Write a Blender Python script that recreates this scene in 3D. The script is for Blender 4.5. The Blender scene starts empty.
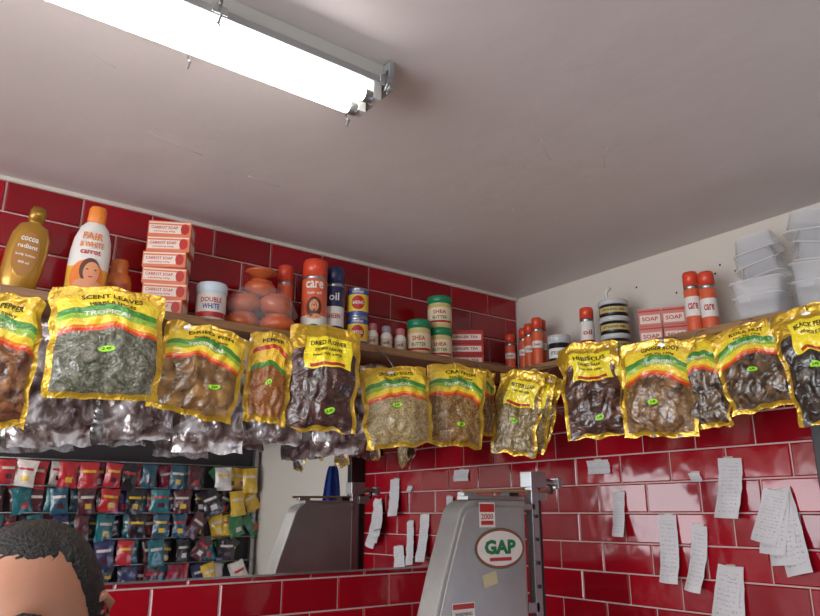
import bpy, math, random
from mathutils import Vector, Matrix, Euler, noise
random.seed(7)
CAM=Vector((-2.18,-2.147,1.6))
sc=bpy.context.scene
sc.view_settings.view_transform='Standard'

# ------------------------------------------------------------------ materials
def lin(c):
    return c/12.92 if c<=.04045 else ((c+.055)/1.055)**2.4
def rgb(r,g,b): return (lin(r/255),lin(g/255),lin(b/255),1)
_m={}
def mat(name,col,rough=.5,metal=0,coat=0,emit=None,estr=0,alpha=1,trans=0,bump=0,bscale=60,vary=0):
    if name in _m: return _m[name]
    m=bpy.data.materials.new(name); m.use_nodes=True
    nt=m.node_tree; b=nt.nodes['Principled BSDF']
    b.inputs['Base Color'].default_value=col
    b.inputs['Roughness'].default_value=rough
    b.inputs['Metallic'].default_value=metal
    b.inputs['Coat Weight'].default_value=coat
    b.inputs['Coat Roughness'].default_value=.08
    b.inputs['Alpha'].default_value=alpha
    b.inputs['Transmission Weight'].default_value=trans
    if emit: 
        b.inputs['Emission Color'].default_value=emit; b.inputs['Emission Strength'].default_value=estr
    if bump or vary:
        tc=nt.nodes.new('ShaderNodeTexCoord'); n=nt.nodes.new('ShaderNodeTexNoise')
        n.inputs['Scale'].default_value=bscale; n.inputs['Detail'].default_value=6
        nt.links.new(tc.outputs['Object'],n.inputs['Vector'])
        if bump:
            bp=nt.nodes.new('ShaderNodeBump'); bp.inputs['Strength'].default_value=bump; bp.inputs['Distance'].default_value=.01
            nt.links.new(n.outputs['Fac'],bp.inputs['Height']); nt.links.new(bp.outputs['Normal'],b.inputs['Normal'])
        if vary:
            mx=nt.nodes.new('ShaderNodeMix'); mx.data_type='RGBA'
            mx.inputs[6].default_value=tuple(c*(1-vary) for c in col[:3])+(1,)
            mx.inputs[7].default_value=tuple(min(1,c*(1+vary)) for c in col[:3])+(1,)
            nt.links.new(n.outputs['Fac'],mx.inputs[0]); nt.links.new(mx.outputs[2],b.inputs['Base Color'])
    _m[name]=m; return m

class NT:
    def __init__(s,m): s.nt=m.node_tree; s.n=s.nt.nodes; s.l=s.nt.links; s.b=s.n['Principled BSDF']
    def new(s,t): return s.n.new('ShaderNode'+t)
    def m(s,op,a,b=None):
        x=s.new('Math'); x.operation=op
        for i,v in enumerate((a,b)):
            if v is None: continue
            if isinstance(v,(int,float)): x.inputs[i].default_value=v
            else: s.l.new(v,x.inputs[i])
        return x.outputs[0]
    def rect(s,u,v,u0,u1,v0,v1):
        a=s.m('MULTIPLY',s.m('GREATER_THAN',u,u0),s.m('LESS_THAN',u,u1))
        b=s.m('MULTIPLY',s.m('GREATER_THAN',v,v0),s.m('LESS_THAN',v,v1))
        return s.m('MULTIPLY',a,b)
    def mix(s,f,a,b):
        x=s.new('Mix'); x.data_type='RGBA'
        if isinstance(f,(int,float)): x.inputs[0].default_value=f
        else: s.l.new(f,x.inputs[0])
        for i,v in ((6,a),(7,b)):
            if isinstance(v,tuple): x.inputs[i].default_value=v
            else: s.l.new(v,x.inputs[i])
        return x.outputs[2]
    def ramp(s,f,pts,const=False):
        r=s.new('ValToRGB'); s.l.new(f,r.inputs[0]); cr=r.color_ramp
        if const: cr.interpolation='CONSTANT'
        while len(cr.elements)<len(pts): cr.elements.new(.5)
        for e,(p,c) in zip(cr.elements,pts): e.position=p; e.color=c
        return r.outputs[0]

def packet_mat(name,cols,scale,style):
    if name in _m: return _m[name]
    m=bpy.data.materials.new(name); m.use_nodes=True; k=NT(m)
    tc=k.new('TexCoord'); sp=k.new('SeparateXYZ'); k.l.new(tc.outputs['UV'],sp.inputs[0]); u,v=sp.outputs[0],sp.outputs[1]
    nz=k.new('TexNoise'); nz.inputs['Scale'].default_value=14; k.l.new(tc.outputs['Object'],nz.inputs['Vector'])
    vo=k.new('TexVoronoi'); vo.inputs['Scale'].default_value=scale; vo.inputs['Randomness'].default_value=1
    wv=k.mix(.06,tc.outputs['Object'],nz.outputs['Color']); k.l.new(wv,vo.inputs['Vector'])
    s2=k.new('SeparateColor'); k.l.new(vo.outputs['Color'],s2.inputs[0])
    content=k.ramp(s2.outputs[0],[(0,cols[0]),(.5,cols[1]),(1,cols[2])])
    dk=k.ramp(vo.outputs['Distance'],[(0,(1,1,1,1)),(.75,(.4,.4,.4,1))])
    mm=k.new('Mix'); mm.data_type='RGBA'; mm.blend_type='MULTIPLY'; mm.inputs[0].default_value=1
    k.l.new(content,mm.inputs[6]); k.l.new(dk,mm.inputs[7]); content=mm.outputs[2]
    nc=k.new('TexNoise'); nc.inputs['Scale'].default_value=13; nc.inputs['Detail'].default_value=3; nc.inputs['Distortion'].default_value=1.6
    k.l.new(tc.outputs['Object'],nc.inputs['Vector'])
    cl=k.m('MULTIPLY',k.ramp(nc.outputs['Fac'],[(0,(0,0,0,1)),(.54,(0,0,0,1)),(.68,(1,1,1,1))]),.25)
    content=k.mix(cl,content,rgb(215,205,190))
    gold=k.mix(nz.outputs['Fac'],rgb(160,112,12),rgb(250,208,60))
    uc=k.m('SUBTRACT',u,.5); cur=k.m('MULTIPLY',k.m('MULTIPLY',uc,uc),.35)
    v2=k.m('ADD',v,cur)
    if style=='rainbow':
        head=k.ramp(v2,[(0,rgb(215,60,25)),(.63,rgb(240,130,20)),(.66,rgb(245,212,50)),(.72,rgb(150,190,60)),(.77,rgb(65,140,50)),(.825,rgb(245,212,45)),(.93,rgb(225,180,35))],True)
        hm=k.m('GREATER_THAN',v2,.605)
        col=k.mix(hm,content,head)
        border=k.m('SUBTRACT',1.0,k.rect(u,v,.055,.945,.05,.94))
    elif style=='yellow':
        hm=k.rect(u,v,.22,.88,.58,.88)
        win=k.rect(u,v2,.06,.94,.05,.80)
        col=k.mix(win,gold,content); col=k.mix(hm,col,rgb(250,225,40))
        st=k.rect(u,v,.3,.8,.595,.625); col=k.mix(st,col,rgb(180,25,20))
        border=k.m('SUBTRACT',1.0,k.m('MAXIMUM',win,hm))
    else:
        hm=k.m('GREATER_THAN',v2,.6)
        head=k.ramp(v2,[(0,rgb(60,130,40)),(.66,rgb(240,190,30)),(.8,rgb(200,40,20)),(.85,rgb(235,190,30))],True)
        col=k.mix(hm,content,head); border=k.m('SUBTRACT',1.0,k.rect(u,v,.1,.9,.07,.93))
    col=k.mix(border,col,gold)
    k.l.new(col,k.b.inputs['Base Color'])
    k.l.new(k.m('MULTIPLY',border,.65),k.b.inputs['Metallic'])
    k.b.inputs['Roughness'].default_value=.34
    k.b.inputs['Coat Weight'].default_value=.9; k.b.inputs['Coat Roughness'].default_value=.08
    n2=k.new('TexNoise'); n2.inputs['Scale'].default_value=17; n2.inputs['Detail'].default_value=3; n2.inputs['Distortion'].default_value=1.4
    k.l.new(tc.outputs['Object'],n2.inputs['Vector'])
    hgt=k.m('ADD',n2.outputs['Fac'],k.m('MULTIPLY',vo.outputs['Distance'],-.10))
    bp=k.new('Bump'); bp.inputs['Strength'].default_value=.65; bp.inputs['Distance'].default_value=.016
    k.l.new(hgt,bp.inputs['Height']); k.l.new(bp.outputs['Normal'],k.b.inputs['Normal'])
    k.l.new(bp.outputs['Normal'],k.b.inputs['Coat Normal'])
    _m[name]=m; return m

# ------------------------------------------------------------------ mesh builder
class MB:
    def __init__(s): s.v=[];s.f=[];s.mi=[];s.uv=[];s.sm=[]
    def add(s,vs,fs,mi=0,uvs=None,smooth=True,xf=None):
        o=len(s.v)
        for p in vs:
            p=Vector(p); s.v.append(xf@p if xf else p)
        for i,f in enumerate(fs):
            s.f.append([o+j for j in f]); s.mi.append(mi[i] if isinstance(mi,list) else mi); s.sm.append(smooth)
            s.uv.append([uvs[j] for j in f] if uvs else [(0,0)]*len(f))
    def box(s,c,d,mi=0,xf=None,taper=1.0):
        x,y,z=d[0]/2,d[1]/2,d[2]/2; t=taper
        vs=[(-x,-y,-z),(x,-y,-z),(x,y,-z),(-x,y,-z),(-x*t,-y*t,z),(x*t,-y*t,z),(x*t,y*t,z),(-x*t,y*t,z)]
        vs=[(a+c[0],b+c[1],e+c[2]) for a,b,e in vs]
        s.add(vs,[(0,3,2,1),(4,5,6,7),(0,1,5,4),(1,2,6,5),(2,3,7,6),(3,0,4,7)],mi,smooth=False,xf=xf)
    def lathe(s,prof,mi=0,seg=32,sx=1,sy=1,n=2.0,xf=None,cap=True):
        vs=[];fs=[];ms=[]
        for pr in prof:
            for k in range(seg):
                a=2*math.pi*k/seg; c,q=math.cos(a),math.sin(a)
                cx=math.copysign(abs(c)**(2/n),c); cy=math.copysign(abs(q)**(2/n),q)
                vs.append((pr[0]*sx*cx,pr[0]*sy*cy,pr[1]))
        for i in range(len(prof)-1):
            m=prof[i+1][2] if len(prof[i+1])>2 else mi
            for k in range(seg):
                k2=(k+1)%seg
                fs.append((i*seg+k,i*seg+k2,(i+1)*seg+k2,(i+1)*seg+k)); ms.append(m)
        s.add(vs,fs,ms,xf=xf)
        if cap:
            s.add(vs[:seg],[tuple(reversed(range(seg)))],prof[1][2] if len(prof[1])>2 else mi,smooth=False,xf=xf)
            s.add(vs[-seg:],[tuple(range(seg))],prof[-1][2] if len(prof[-1])>2 else mi,smooth=False,xf=xf)
    def tube(s,pts,r,mi=0,seg=10,xf=None):
        pts=[Vector(p) for p in pts]; vs=[];fs=[]
        for i,p in enumerate(pts):
            d=(pts[min(i+1,len(pts)-1)]-pts[max(i-1,0)]).normalized()
            q=d.to_track_quat('Z','Y')
            for k in range(seg):
                a=2*math.pi*k/seg
                vs.append(p+q@Vector((r*math.cos(a),r*math.sin(a),0)))
        for i in range(len(pts)-1):
            for k in range(seg):
                k2=(k+1)%seg; fs.append((i*seg+k,i*seg+k2,(i+1)*seg+k2,(i+1)*seg+k))
        fs.append(tuple(reversed(range(seg)))); fs.append(tuple(range((len(pts)-1)*seg,len(pts)*seg)))
        s.add(vs,fs,mi,xf=xf)
    def ext(s,poly,y0,y1,mi=0):
        n=len(poly)
        vs=[(x,y0,z) for x,z in poly]+[(x,y1,z) for x,z in poly]
        s.add(vs,[tuple(range(n)),tuple(reversed(range(n,2*n)))]+[(i,i+n,(i+1)%n+n,(i+1)%n) for i in range(n)],mi,smooth=False)
    def mapped(s,vs2,fs,fn,mi=0): s.add([fn(x,y) for x,y in vs2],fs,mi,smooth=False)
    def build(s,name,mats,loc=(0,0,0),rot=(0,0,0),parent=None,bevel=0,auto=False):
        me=bpy.data.meshes.new(name); me.from_pydata([tuple(p) for p in s.v],[],s.f)
        for m in mats: me.materials.append(m)
        ul=me.uv_layers.new(name='UVMap'); i=0
        for p,mi,sm,uv in zip(me.polygons,s.mi,s.sm,s.uv):
            p.material_index=mi; p.use_smooth=sm
            for q in uv: ul.data[i].uv=q; i+=1
        o=bpy.data.objects.new(name,me); sc.collection.objects.link(o)
        o.location=loc; o.rotation_euler=rot
        if parent: o.parent=parent
        if bevel:
            b=o.modifiers.new('bevel','BEVEL'); b.width=bevel; b.segments=2; b.limit_method='ANGLE'; b.angle_limit=math.radians(50)
        return o

_t={}
def text2d(body,bold=.02):
    if body in _t: return _t[body]
    cu=bpy.data.curves.new('t','FONT'); cu.body=body; cu.align_x='CENTER'; cu.align_y='CENTER'; cu.resolution_u=2; cu.offset=bold
    o=bpy.data.objects.new('t',cu); sc.collection.objects.link(o)
    bpy.context.view_layer.update()
    me=bpy.data.meshes.new_from_object(o.evaluated_get(bpy.context.evaluated_depsgraph_get()))
    vs=[(v.co.x,v.co.y) for v in me.vertices]; fs=[tuple(p.vertices) for p in me.polygons]
    bpy.data.objects.remove(o); 
    if vs:
        x0=min(v[0] for v in vs);x1=max(v[0] for v in vs);y0=min(v[1] for v in vs);y1=max(v[1] for v in vs)
        vs=[((v[0]-(x0+x1)/2)/(x1-x0),(v[1]-(y0+y1)/2)/(y1-y0)) for v in vs]
    _t[body]=(vs,fs); return _t[body]
def ell2d(n=20,rings=3):
    vs=[(0,0)];fs=[]
    for r in range(1,rings+1):
        for k in range(n): vs.append((.5*r/rings*math.cos(2*math.pi*k/n),.5*r/rings*math.sin(2*math.pi*k/n)))
    for k in range(n): fs.append((0,1+k,1+(k+1)%n))
    for r in range(rings-1):
        for k in range(n):
            a=1+r*n+k;b=1+r*n+(k+1)%n; fs.append((a,a+n,b+n,b))
    return vs,fs
def rect2d(nx=8,ny=4):
    vs=[(i/nx-.5,j/ny-.5) for j in range(ny+1) for i in range(nx+1)]
    fs=[(j*(nx+1)+i,j*(nx+1)+i+1,(j+1)*(nx+1)+i+1,(j+1)*(nx+1)+i) for j in range(ny) for i in range(nx)]
    return vs,fs
def cyl_put(mb,shape,r,z,w,h,mi,a0=0,off=.0006,sx=1,sy=1):
    vs,fs=shape
    def fn(x,y):
        a=a0+x*w/(r*sx); return ((r*sx+off)*math.sin(a),-(r*sy+off)*math.cos(a),z+y*h)
    mb.mapped(vs,fs,fn,mi)
def flat_put(mb,shape,c,w,h,mi,xf=None,off=.0006):
    vs,fs=shape
    mb.add([(c[0]+x*w,c[1]-off,c[2]+y*h) for x,y in vs],fs,mi,smooth=False,xf=xf)
def face_cam(p,frac=1.0,base=0.0):
    d=CAM-Vector(p); a=math.atan2(d.y,d.x)+math.pi/2
    return base+(a-base)*frac
black=mat('ink_black',rgb(18,16,14),.5); white=mat('white_plastic',rgb(222,217,210),.35)
red=mat('red_print',rgb(176,36,30),.4); ink_green=mat('green_print',rgb(20,110,60),.4)

# ------------------------------------------------------------------ room
def tile_mat(name,c):
    m=bpy.data.materials.new(name); m.use_nodes=True; k=NT(m)
    g=k.new('NewGeometry'); tc=k.new('TexCoord')
    c2=tuple(x*.75 for x in c[:3])+(1,); c3=tuple(min(1,x*1.2) for x in c[:3])+(1,)
    a=k.mix(g.outputs['Random Per Island'],c2,c3)
    k.l.new(a,k.b.inputs['Base Color']); k.b.inputs['Roughness'].default_value=.09
    k.b.inputs['Specular IOR Level'].default_value=.65
    n2=k.new('TexNoise'); n2.inputs['Scale'].default_value=9; k.l.new(tc.outputs['Object'],n2.inputs['Vector'])
    bp=k.new('Bump'); bp.inputs['Strength'].default_value=.18; bp.inputs['Distance'].default_value=.01
    k.l.new(n2.outputs['Fac'],bp.inputs['Height']); k.l.new(bp.outputs['Normal'],k.b.inputs['Normal'])
    return m
tile_m=tile_mat('red_glazed_tile',rgb(152,12,28))
grout=mat('grout',rgb(205,180,176),.8,bump=.2)
cream=mat('cream_paint',rgb(208,199,188),.7,bump=.15,bscale=12)
def tiles(mb,axis,a0,a1,z0,z1,joint,xf=None,ztop=2.5):
    W,H,g=.2015,.1,.0025; tk=.009
    row=0; z=ztop
    while z>z0+.005:
        zb=max(z-H,z0); 
        off=joint+(W/2 if row%2 else 0)
        k=math.floor((a0-off)/W)-1
        while True:
            s=off+k*W; e=s+W; k+=1
            if s>=a1-.002: break
            s2=max(s,a0); e2=min(e,a1)
            if e2-s2<.01 or z>z1+.001: continue
            x0,x1,q0,q1=s2+g,e2-g,zb+g,z-g; b=.0035
            vs=[]
            for (p,q,d) in [(x0,q0,0),(x1,q0,0),(x1,q1,0),(x0,q1,0),(x0,q0,tk-.0025),(x1,q0,tk-.0025),(x1,q1,tk-.0025),(x0,q1,tk-.0025),(x0+b,q0+b,tk),(x1-b,q0+b,tk),(x1-b,q1-b,tk),(x0+b,q1-b,tk)]:
                vs.append((p,-d,q) if axis=='x' else (-d,p,q))
            fs=[(0,1,5,4),(1,2,6,5),(2,3,7,6),(3,0,4,7),(4,5,9,8),(5,6,10,9),(6,7,11,10),(7,4,8,11),(8,9,10,11)]
            if axis=='y': fs=[tuple(reversed(f)) for f in fs]
            mb.add(vs,fs,1,smooth=False)
        z-=H; row+=1
mb=MB(); mb.box((-2.25,.052,1.25),(4.5,.112,2.5),0)
tiles(mb,'x',-4.0,-.001,0,2.5,-1.376)
mb.build('wall_left',[grout,tile_m])
mb=MB(); mb.box((.052,-.6,1.055),(.112,1.2,2.11),0); tiles(mb,'y',-1.2,-.001,0,2.1,-1.2,ztop=2.1)
mb.build('wall_right',[grout,tile_m,cream])
mb=MB(); mb.box((.0545,-1.8,2.305),(.1,3.6,.39),0)
for y,z in ((-.93,2.37),(-.90,2.385),(-.87,2.372),(-.95,2.395),(-.62,2.40),(-1.0,2.36),(-.45,2.36),(-.78,2.34),(-1.02,2.41)):
    mb.lathe([(.004,0),(.003,.0012),(.001,.0014)],1,seg=10,xf=Matrix.Translation((.0045,y,z))@Matrix.Rotation(-math.pi/2,4,'Y'))
mb.build('wall_above_shelf',[cream,mat('drill_hole',rgb(70,55,50),.9)])
MB_=MB(); MB_.box((.55,-2.4,1.25),(.1,2.4,2.5),0); MB_.build('wall_alcove',[cream])
MB_=MB(); MB_.box((.31,-1.15,1.055),(.38,.1,2.11),0); MB_.build('wall_return',[cream])
MB_=MB(); MB_.box((-2.0,-3.65,1.25),(5.0,.1,2.5),0); MB_.build('wall_back',[cream])
MB_=MB(); MB_.box((-2.0,-1.8,-.05),(5.2,3.8,.1),0); MB_.build('floor',[mat('floor_tile',rgb(145,137,129),.4,vary=.2,bscale=3)])
mb=MB(); mb.box((-4.55,-1.8,.3),(.1,3.6,.6),0); mb.box((-4.55,-1.8,2.4),(.1,3.6,.2),0)
mb.box((-4.55,-.2,1.45),(.1,.4,1.7),0); mb.box((-4.55,-3.4,1.45),(.1,.4,1.7),0); mb.build('wall_entrance',[cream])
mb=MB(); 
for y in (-.42,-1.8,-3.18): mb.box((-4.55,y,1.45),(.06,.04,1.7),0)
for z in (.62,2.28): mb.box((-4.55,-1.8,z),(.06,2.8,.04),0)
mb.build('window_1',[mat('window_frame',rgb(60,60,62),.4)])
# ceiling
cm=bpy.data.materials.new('ceiling_plaster'); cm.use_nodes=True; k=NT(cm)
tc=k.new('TexCoord'); nz=k.new('TexNoise'); nz.inputs['Scale'].default_value=1.1; nz.inputs['Detail'].default_value=4; k.l.new(tc.outputs['Object'],nz.inputs['Vector'])
k.l.new(k.mix(nz.outputs['Fac'],rgb(194,183,180),rgb(212,203,200)),k.b.inputs['Base Color'])
k.b.inputs['Roughness'].default_value=.5
n2=k.new('TexNoise'); n2.inputs['Scale'].default_value=6; n2.inputs['Detail'].default_value=4; k.l.new(tc.outputs['Object'],n2.inputs['Vector'])
bp=k.new('Bump'); bp.inputs['Strength'].default_value=.2; bp.inputs['Distance'].default_value=.02
k.l.new(n2.outputs['Fac'],bp.inputs['Height']); k.l.new(bp.outputs['Normal'],k.b.inputs['Normal'])
mb=MB(); mb.box((-2.0,-1.8,2.55),(5.2,3.8,.1),0)
for (x,y,a,L_,bnd) in ((-.95,-1.05,.55,.12,.004),(-.78,-1.12,.75,.11,.003),(-1.75,-.50,.25,.16,.008),(-1.45,-.42,.1,.10,.004),(-.7,-.7,.9,.09,-.003),(-1.95,-.75,.4,.07,.002)):
    mb.tube([(x+L_*t*math.cos(a)-bnd*math.sin(math.pi*t)*math.sin(a),y+L_*t*math.sin(a)+bnd*math.sin(math.pi*t)*math.cos(a),2.5006) for t in (0,.25,.5,.75,1)],.0011,0,seg=6)
mb.build('ceiling',[cm])
mb=MB(); mb.box((-2.25,-.011,2.494),(4.5,.012,.012),0); mb.build('trim_1',[cream])
mb=MB(); mb.box((-.02,-1.222,1.055),(.14,.04,2.11),0); mb.build('trim_2',[mat('door_frame',rgb(40,38,40),.4)],bevel=.003)
# mirror
mirror=mat('mirror_silver',(.86,.88,.88,1),.012,metal=1)
mb=MB(); mb.box((-1.9,-.016,1.735),(3.78,.006,.63),0)
mb.box((-1.9,-.0165,1.418),(3.78,.012,.006),1); mb.box((-1.9,-.0165,2.053),(3.78,.012,.007),1)
mb.build('wall_mirror',[mirror,mat('mirror_trim',rgb(190,190,190),.25,metal=.9)])
# shelves
wood=bpy.data.materials.new('shelf_wood'); wood.use_nodes=True; k=NT(wood)
tc=k.new('TexCoord'); wv=k.new('TexNoise'); mp=k.new('Mapping'); mp.inputs['Scale'].default_value=(2,2,40); k.l.new(tc.outputs['Object'],mp.inputs['Vector']); k.l.new(mp.outputs[0],wv.inputs['Vector']); wv.inputs['Scale'].default_value=4
k.l.new(k.mix(wv.outputs['Fac'],rgb(112,78,50),rgb(175,132,90)),k.b.inputs['Base Color']); k.b.inputs['Roughness'].default_value=.45
steel=mat('steel',rgb(165,165,166),.3,metal=.85,vary=.1)
mb=MB(); mb.box((-1.81,-.1155,2.1225),(3.6,.209,.025),0); mb.build('shelf_left',[wood,steel],bevel=.002)
mb=MB(); mb.box((-.1155,-.915,2.1225),(.209,1.385,.025),0); mb.build('shelf_right',[wood,steel],bevel=.002)

# ------------------------------------------------------------------ fluorescent lights
body=mat('batten_body',rgb(190,190,185),.4); endc=mat('batten_endcap',rgb(140,140,140),.4)
tubem=mat('fluorescent_tube',(1,1,1,1),.3,emit=(1,.975,.94,1),estr=15)
def batten(X0,X1,yc):
    mb=MB(); xc=(X0+X1)/2; Lx=X1-X0
    mb.box((xc,yc,2.478),(Lx,.07,.044),0); mb.box((xc,yc,2.452),(Lx,.112,.008),0)
    for y in (yc-.055,yc+.055): mb.box((xc,y,2.446),(Lx,.004,.016),1)
    for x in (X0-.004,X1+.004):
        mb.box((x,yc,2.464),(.012,.118,.064),1)
        mb.tube([(x-.016,yc,2.485),(x+.016,yc,2.485)],.010,1)
    for x in (X0+.02,X1-.02):
        for y in (yc-.029,yc+.029): mb.box((x,y,2.43),(.020,.028,.042),0)
    for y in (yc-.029,yc+.029):
        mb.tube([(X0+.035,y,2.416),(X1-.035,y,2.416)],.013,2,seg=16)
        for x in (X0+.038,X1-.038): mb.tube([(x-.010,y,2.416),(x+.010,y,2.416)],.0138,3,seg=16)
    for x in (X1-.37,X1-.02,X0+.2):
        for s,y in ((1,yc+.07),(-1,yc-.07)):
            mb.tube([(x,y-s*.016,2.458),(x,y+s*.006,2.452),(x,y+s*.008,2.425),(x,y-s*.002,2.412),(x,y+s*.008,2.402)],.0028,3,seg=8)
            mb.box((x,y+s*.002,2.438),(.028,.004,.016),3)
    mb.build('fluorescent_ceiling_light',[body,endc,tubem,steel],bevel=.002)
batten(-2.66,-1.44,-1.032)
batten(-2.6,-1.375,-2.95)  # second fixture added behind the camera for even front light on the packets

# ------------------------------------------------------------------ packets
cont={
 'chilli':([rgb(120,60,30),rgb(180,120,70),rgb(90,30,20)],45,'rainbow'),
 'herb':([rgb(80,85,65),rgb(150,150,128),rgb(110,110,95)],150,'rainbow'),
 'fish':([rgb(100,60,25),rgb(205,155,85),rgb(140,95,45)],28,'rainbow'),
 'powder':([rgb(175,95,20),rgb(200,125,35),rgb(165,85,20)],260,'powder'),
 'hib':([rgb(50,15,15),rgb(95,40,32),rgb(70,42,34)],60,'yellow'),
 'grain':([rgb(195,165,105),rgb(220,195,140),rgb(165,130,75)],240,'rainbow'),
 'seed':([rgb(175,125,65),rgb(210,165,95),rgb(135,90,45)],190,'rainbow'),
 'leaf':([rgb(160,135,80),rgb(195,165,105),rgb(135,108,60)],90,'yellow'),
 'bark':([rgb(70,38,28),rgb(125,75,55),rgb(50,26,20)],38,'yellow'),
 'root':([rgb(135,95,60),rgb(190,145,95),rgb(100,66,38)],75,'rainbow'),
 'nut':([rgb(80,56,38),rgb(140,108,72),rgb(55,36,24)],55,'rainbow'),
 'black':([rgb(34,30,28),rgb(80,64,52),rgb(24,20,16)],60,'yellow'),
}
def back_mat():
    if 'foil' in _m: return _m['foil']
    m=bpy.data.materials.new('foil_back'); m.use_nodes=True; k=NT(m)
    tc=k.new('TexCoord'); nz=k.new('TexNoise'); nz.inputs['Scale'].default_value=9; nz.inputs['Distortion'].default_value=1.6; nz.inputs['Detail'].default_value=4
    k.l.new(tc.outputs['Object'],nz.inputs['Vector'])
    k.l.new(k.ramp(nz.outputs['Fac'],[(.34,rgb(85,62,58)),(.46,rgb(150,132,128)),(.53,rgb(235,230,232))]),k.b.inputs['Base Color'])
    k.b.inputs['Metallic'].default_value=.3; k.b.inputs['Roughness'].default_value=.22; k.b.inputs['Coat Weight'].default_value=1
    n2=k.new('TexNoise'); n2.inputs['Scale'].default_value=14; n2.inputs['Distortion'].default_value=1.0; k.l.new(tc.outputs['Object'],n2.inputs['Vector'])
    bp=k.new('Bump'); bp.inputs['Strength'].default_value=.8; bp.inputs['Distance'].default_value=.02
    k.l.new(n2.outputs['Fac'],bp.inputs['Height']); k.l.new(bp.outputs['Normal'],k.b.inputs['Normal']); k.l.new(bp.outputs['Normal'],k.b.inputs['Coat Normal'])
    _m['foil']=m; return m
price=mat('price_sticker',rgb(165,235,50),.5)
def packet(name,p,w,h,kind,yaw,lines=(),T=.022,seed=0,roll=0,pitch=0,sticker=(.5,.42),anchor=None):
    if kind=='foil': m=back_mat(); style=''
    else:
        cols,scale,style=cont[kind]; m=packet_mat('packet_'+kind,cols,scale,style)
    mb=MB(); NX,NZ=34,38
    def surf(u,v,side):
        uu=min(1,max(0,(u-.05)/.9)); vv=min(1,max(0,(v-.04)/.88))
        pr=(math.sin(math.pi*uu)**.6)*(math.sin(math.pi*vv**.72)**.65)
        n1=noise.noise(Vector((u*2.3+seed*7,v*2.3,seed)))
        n2=noise.noise(Vector((u*9+seed,v*7,side*3+seed*2)))
        n3=1-abs(noise.noise(Vector((u*6+seed*3,v*6,side*5.1))))*2
        y=-side*T*pr + n1*.016 - side*(n2*.007+ n3*.006)*min(1,pr*2+.15) + .004*math.sin(v*22+seed)*(1 if (u<.06 or u>.94) else .0)
        x=(u-.5)*w*(1-.07*pr)+ .012*noise.noise(Vector((v*5,seed*3,u)))
        z=-h+v*h+.012*noise.noise(Vector((u*5,seed*5,v)))-.014*(abs(u-.5)*2)**2*(v)
        return Vector((x,y,z))
    for side in (1,-1):
        vs=[surf(i/NX,j/NZ,side if 0<i<NX and 0<j<NZ else 0) for j in range(NZ+1) for i in range(NX+1)]
        uv=[(i/NX,j/NZ) for j in range(NZ+1) for i in range(NX+1)]
        fs=[]
        for j in range(NZ):
            for i in range(NX):
                a=j*(NX+1)+i; q=(a,a+1,a+NX+2,a+NX+1)
                fs.append(q if side==1 else tuple(reversed(q)))
        mb.add(vs,fs,0 if side==1 else 1,uvs=uv)
    def put(shape,u0,v0,uw,vh,mi,off=.0022):
        vs,fs=shape
        mb.add([surf(u0+x*uw,v0+y*vh,1)+Vector((0,-off,0)) for x,y in vs],fs,mi,smooth=True)
    v=.90 if style!='yellow' else .82
    for i,t in enumerate(lines):
        if i==0: put(text2d(t),.54,v,.52,.045,2); v-=.065
        else: put(text2d(t),.54,v,.40,.03,2); v-=.055
    if sticker and kind!='foil': put(ell2d(),sticker[0],sticker[1],.15,.055,3,.003); put(text2d('2.49'),sticker[0],sticker[1],.08,.026,2,.0042)
    if style=='rainbow': put(text2d('TROPICAL'),.5,.75,.45,.04,4)
    if anchor is not None:
        l=Matrix.Rotation(-yaw,3,'Z')@(Vector(anchor)-Vector(p))
        mb.tube([l,(l.x*.4,l.y*.4-.01,l.z*.5),(0,-.006,-.006),(0,-.004,-.016)],.0014,5,seg=6)
    return mb.build(name,[m,back_mat(),black,price,white,steel],loc=p,rot=(pitch,roll,yaw))
def left_packet(name,x,w,zb,zt,kind,**k):
    p=Vector((x,-.25,zt)); d=(CAM-p); d.z=0; d.normalize(); s=k.pop('s',.035)
    p=p+d*s; yaw=face_cam(p,k.pop('yf',.6)); return packet(name,p,w,zt-zb,kind,yaw,anchor=(p.x,-.2225,2.125),**k)
def right_packet(name,y,w,zb,zt,kind,**k):
    p=Vector((-.25,y,zt)); d=(CAM-p); d.z=0; d.normalize(); s=k.pop('s',.035)
    p=p+d*s; yaw=face_cam(p,k.pop('yf',.6),-math.pi/2); return packet(name,p,w,zt-zb,kind,yaw,anchor=(-.2225,p.y,2.125),**k)
left_packet('dried_chilli_packet',-1.98,.20,1.785,2.10,'chilli',lines=('DRIED PEPPER','Hot & Spicy'),seed=1,s=.035,roll=.03)
left_packet('dried_herb_packet',-1.731,.26,1.86,2.138,'herb',lines=('SCENT LEAVES','HERBS & SPICES'),seed=2,T=.03,s=.09,roll=-.03)
left_packet('dried_fish_packet',-1.455,.225,1.842,2.09,'fish',lines=('DRIED FISH','Product of Ghana'),seed=3,T=.034,sticker=(.7,.35),roll=.16,s=.05)
left_packet('ground_spice_packet',-1.268,.125,1.842,2.105,'powder',lines=('PEPPER',),seed=4,s=.04,roll=.05)
left_packet('dried_flower_packet',-1.085,.215,1.825,2.14,'hib',lines=('DRIED FLOWER','ZOBO LEAVES','Net Wt 100g'),seed=5,T=.026,s=.09,roll=.05,sticker=(.62,.18))
left_packet('grain_packet',-.83,.22,1.795,2.05,'grain',lines=('GROUND EGUSI','Net Wt 200g'),seed=6,T=.028,roll=-.10,sticker=(.42,.5),s=.075)
left_packet('seed_packet',-.555,.205,1.81,2.085,'seed',lines=('CRAYFISH','Net Wt 200g'),seed=7,T=.026,roll=.08,s=.09,sticker=(.6,.25))
left_packet('seed_packet',-.44,.11,1.86,2.10,'seed',lines=('OGBONO',),seed=8,T=.012,s=.02,yf=.2,sticker=None)
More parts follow.
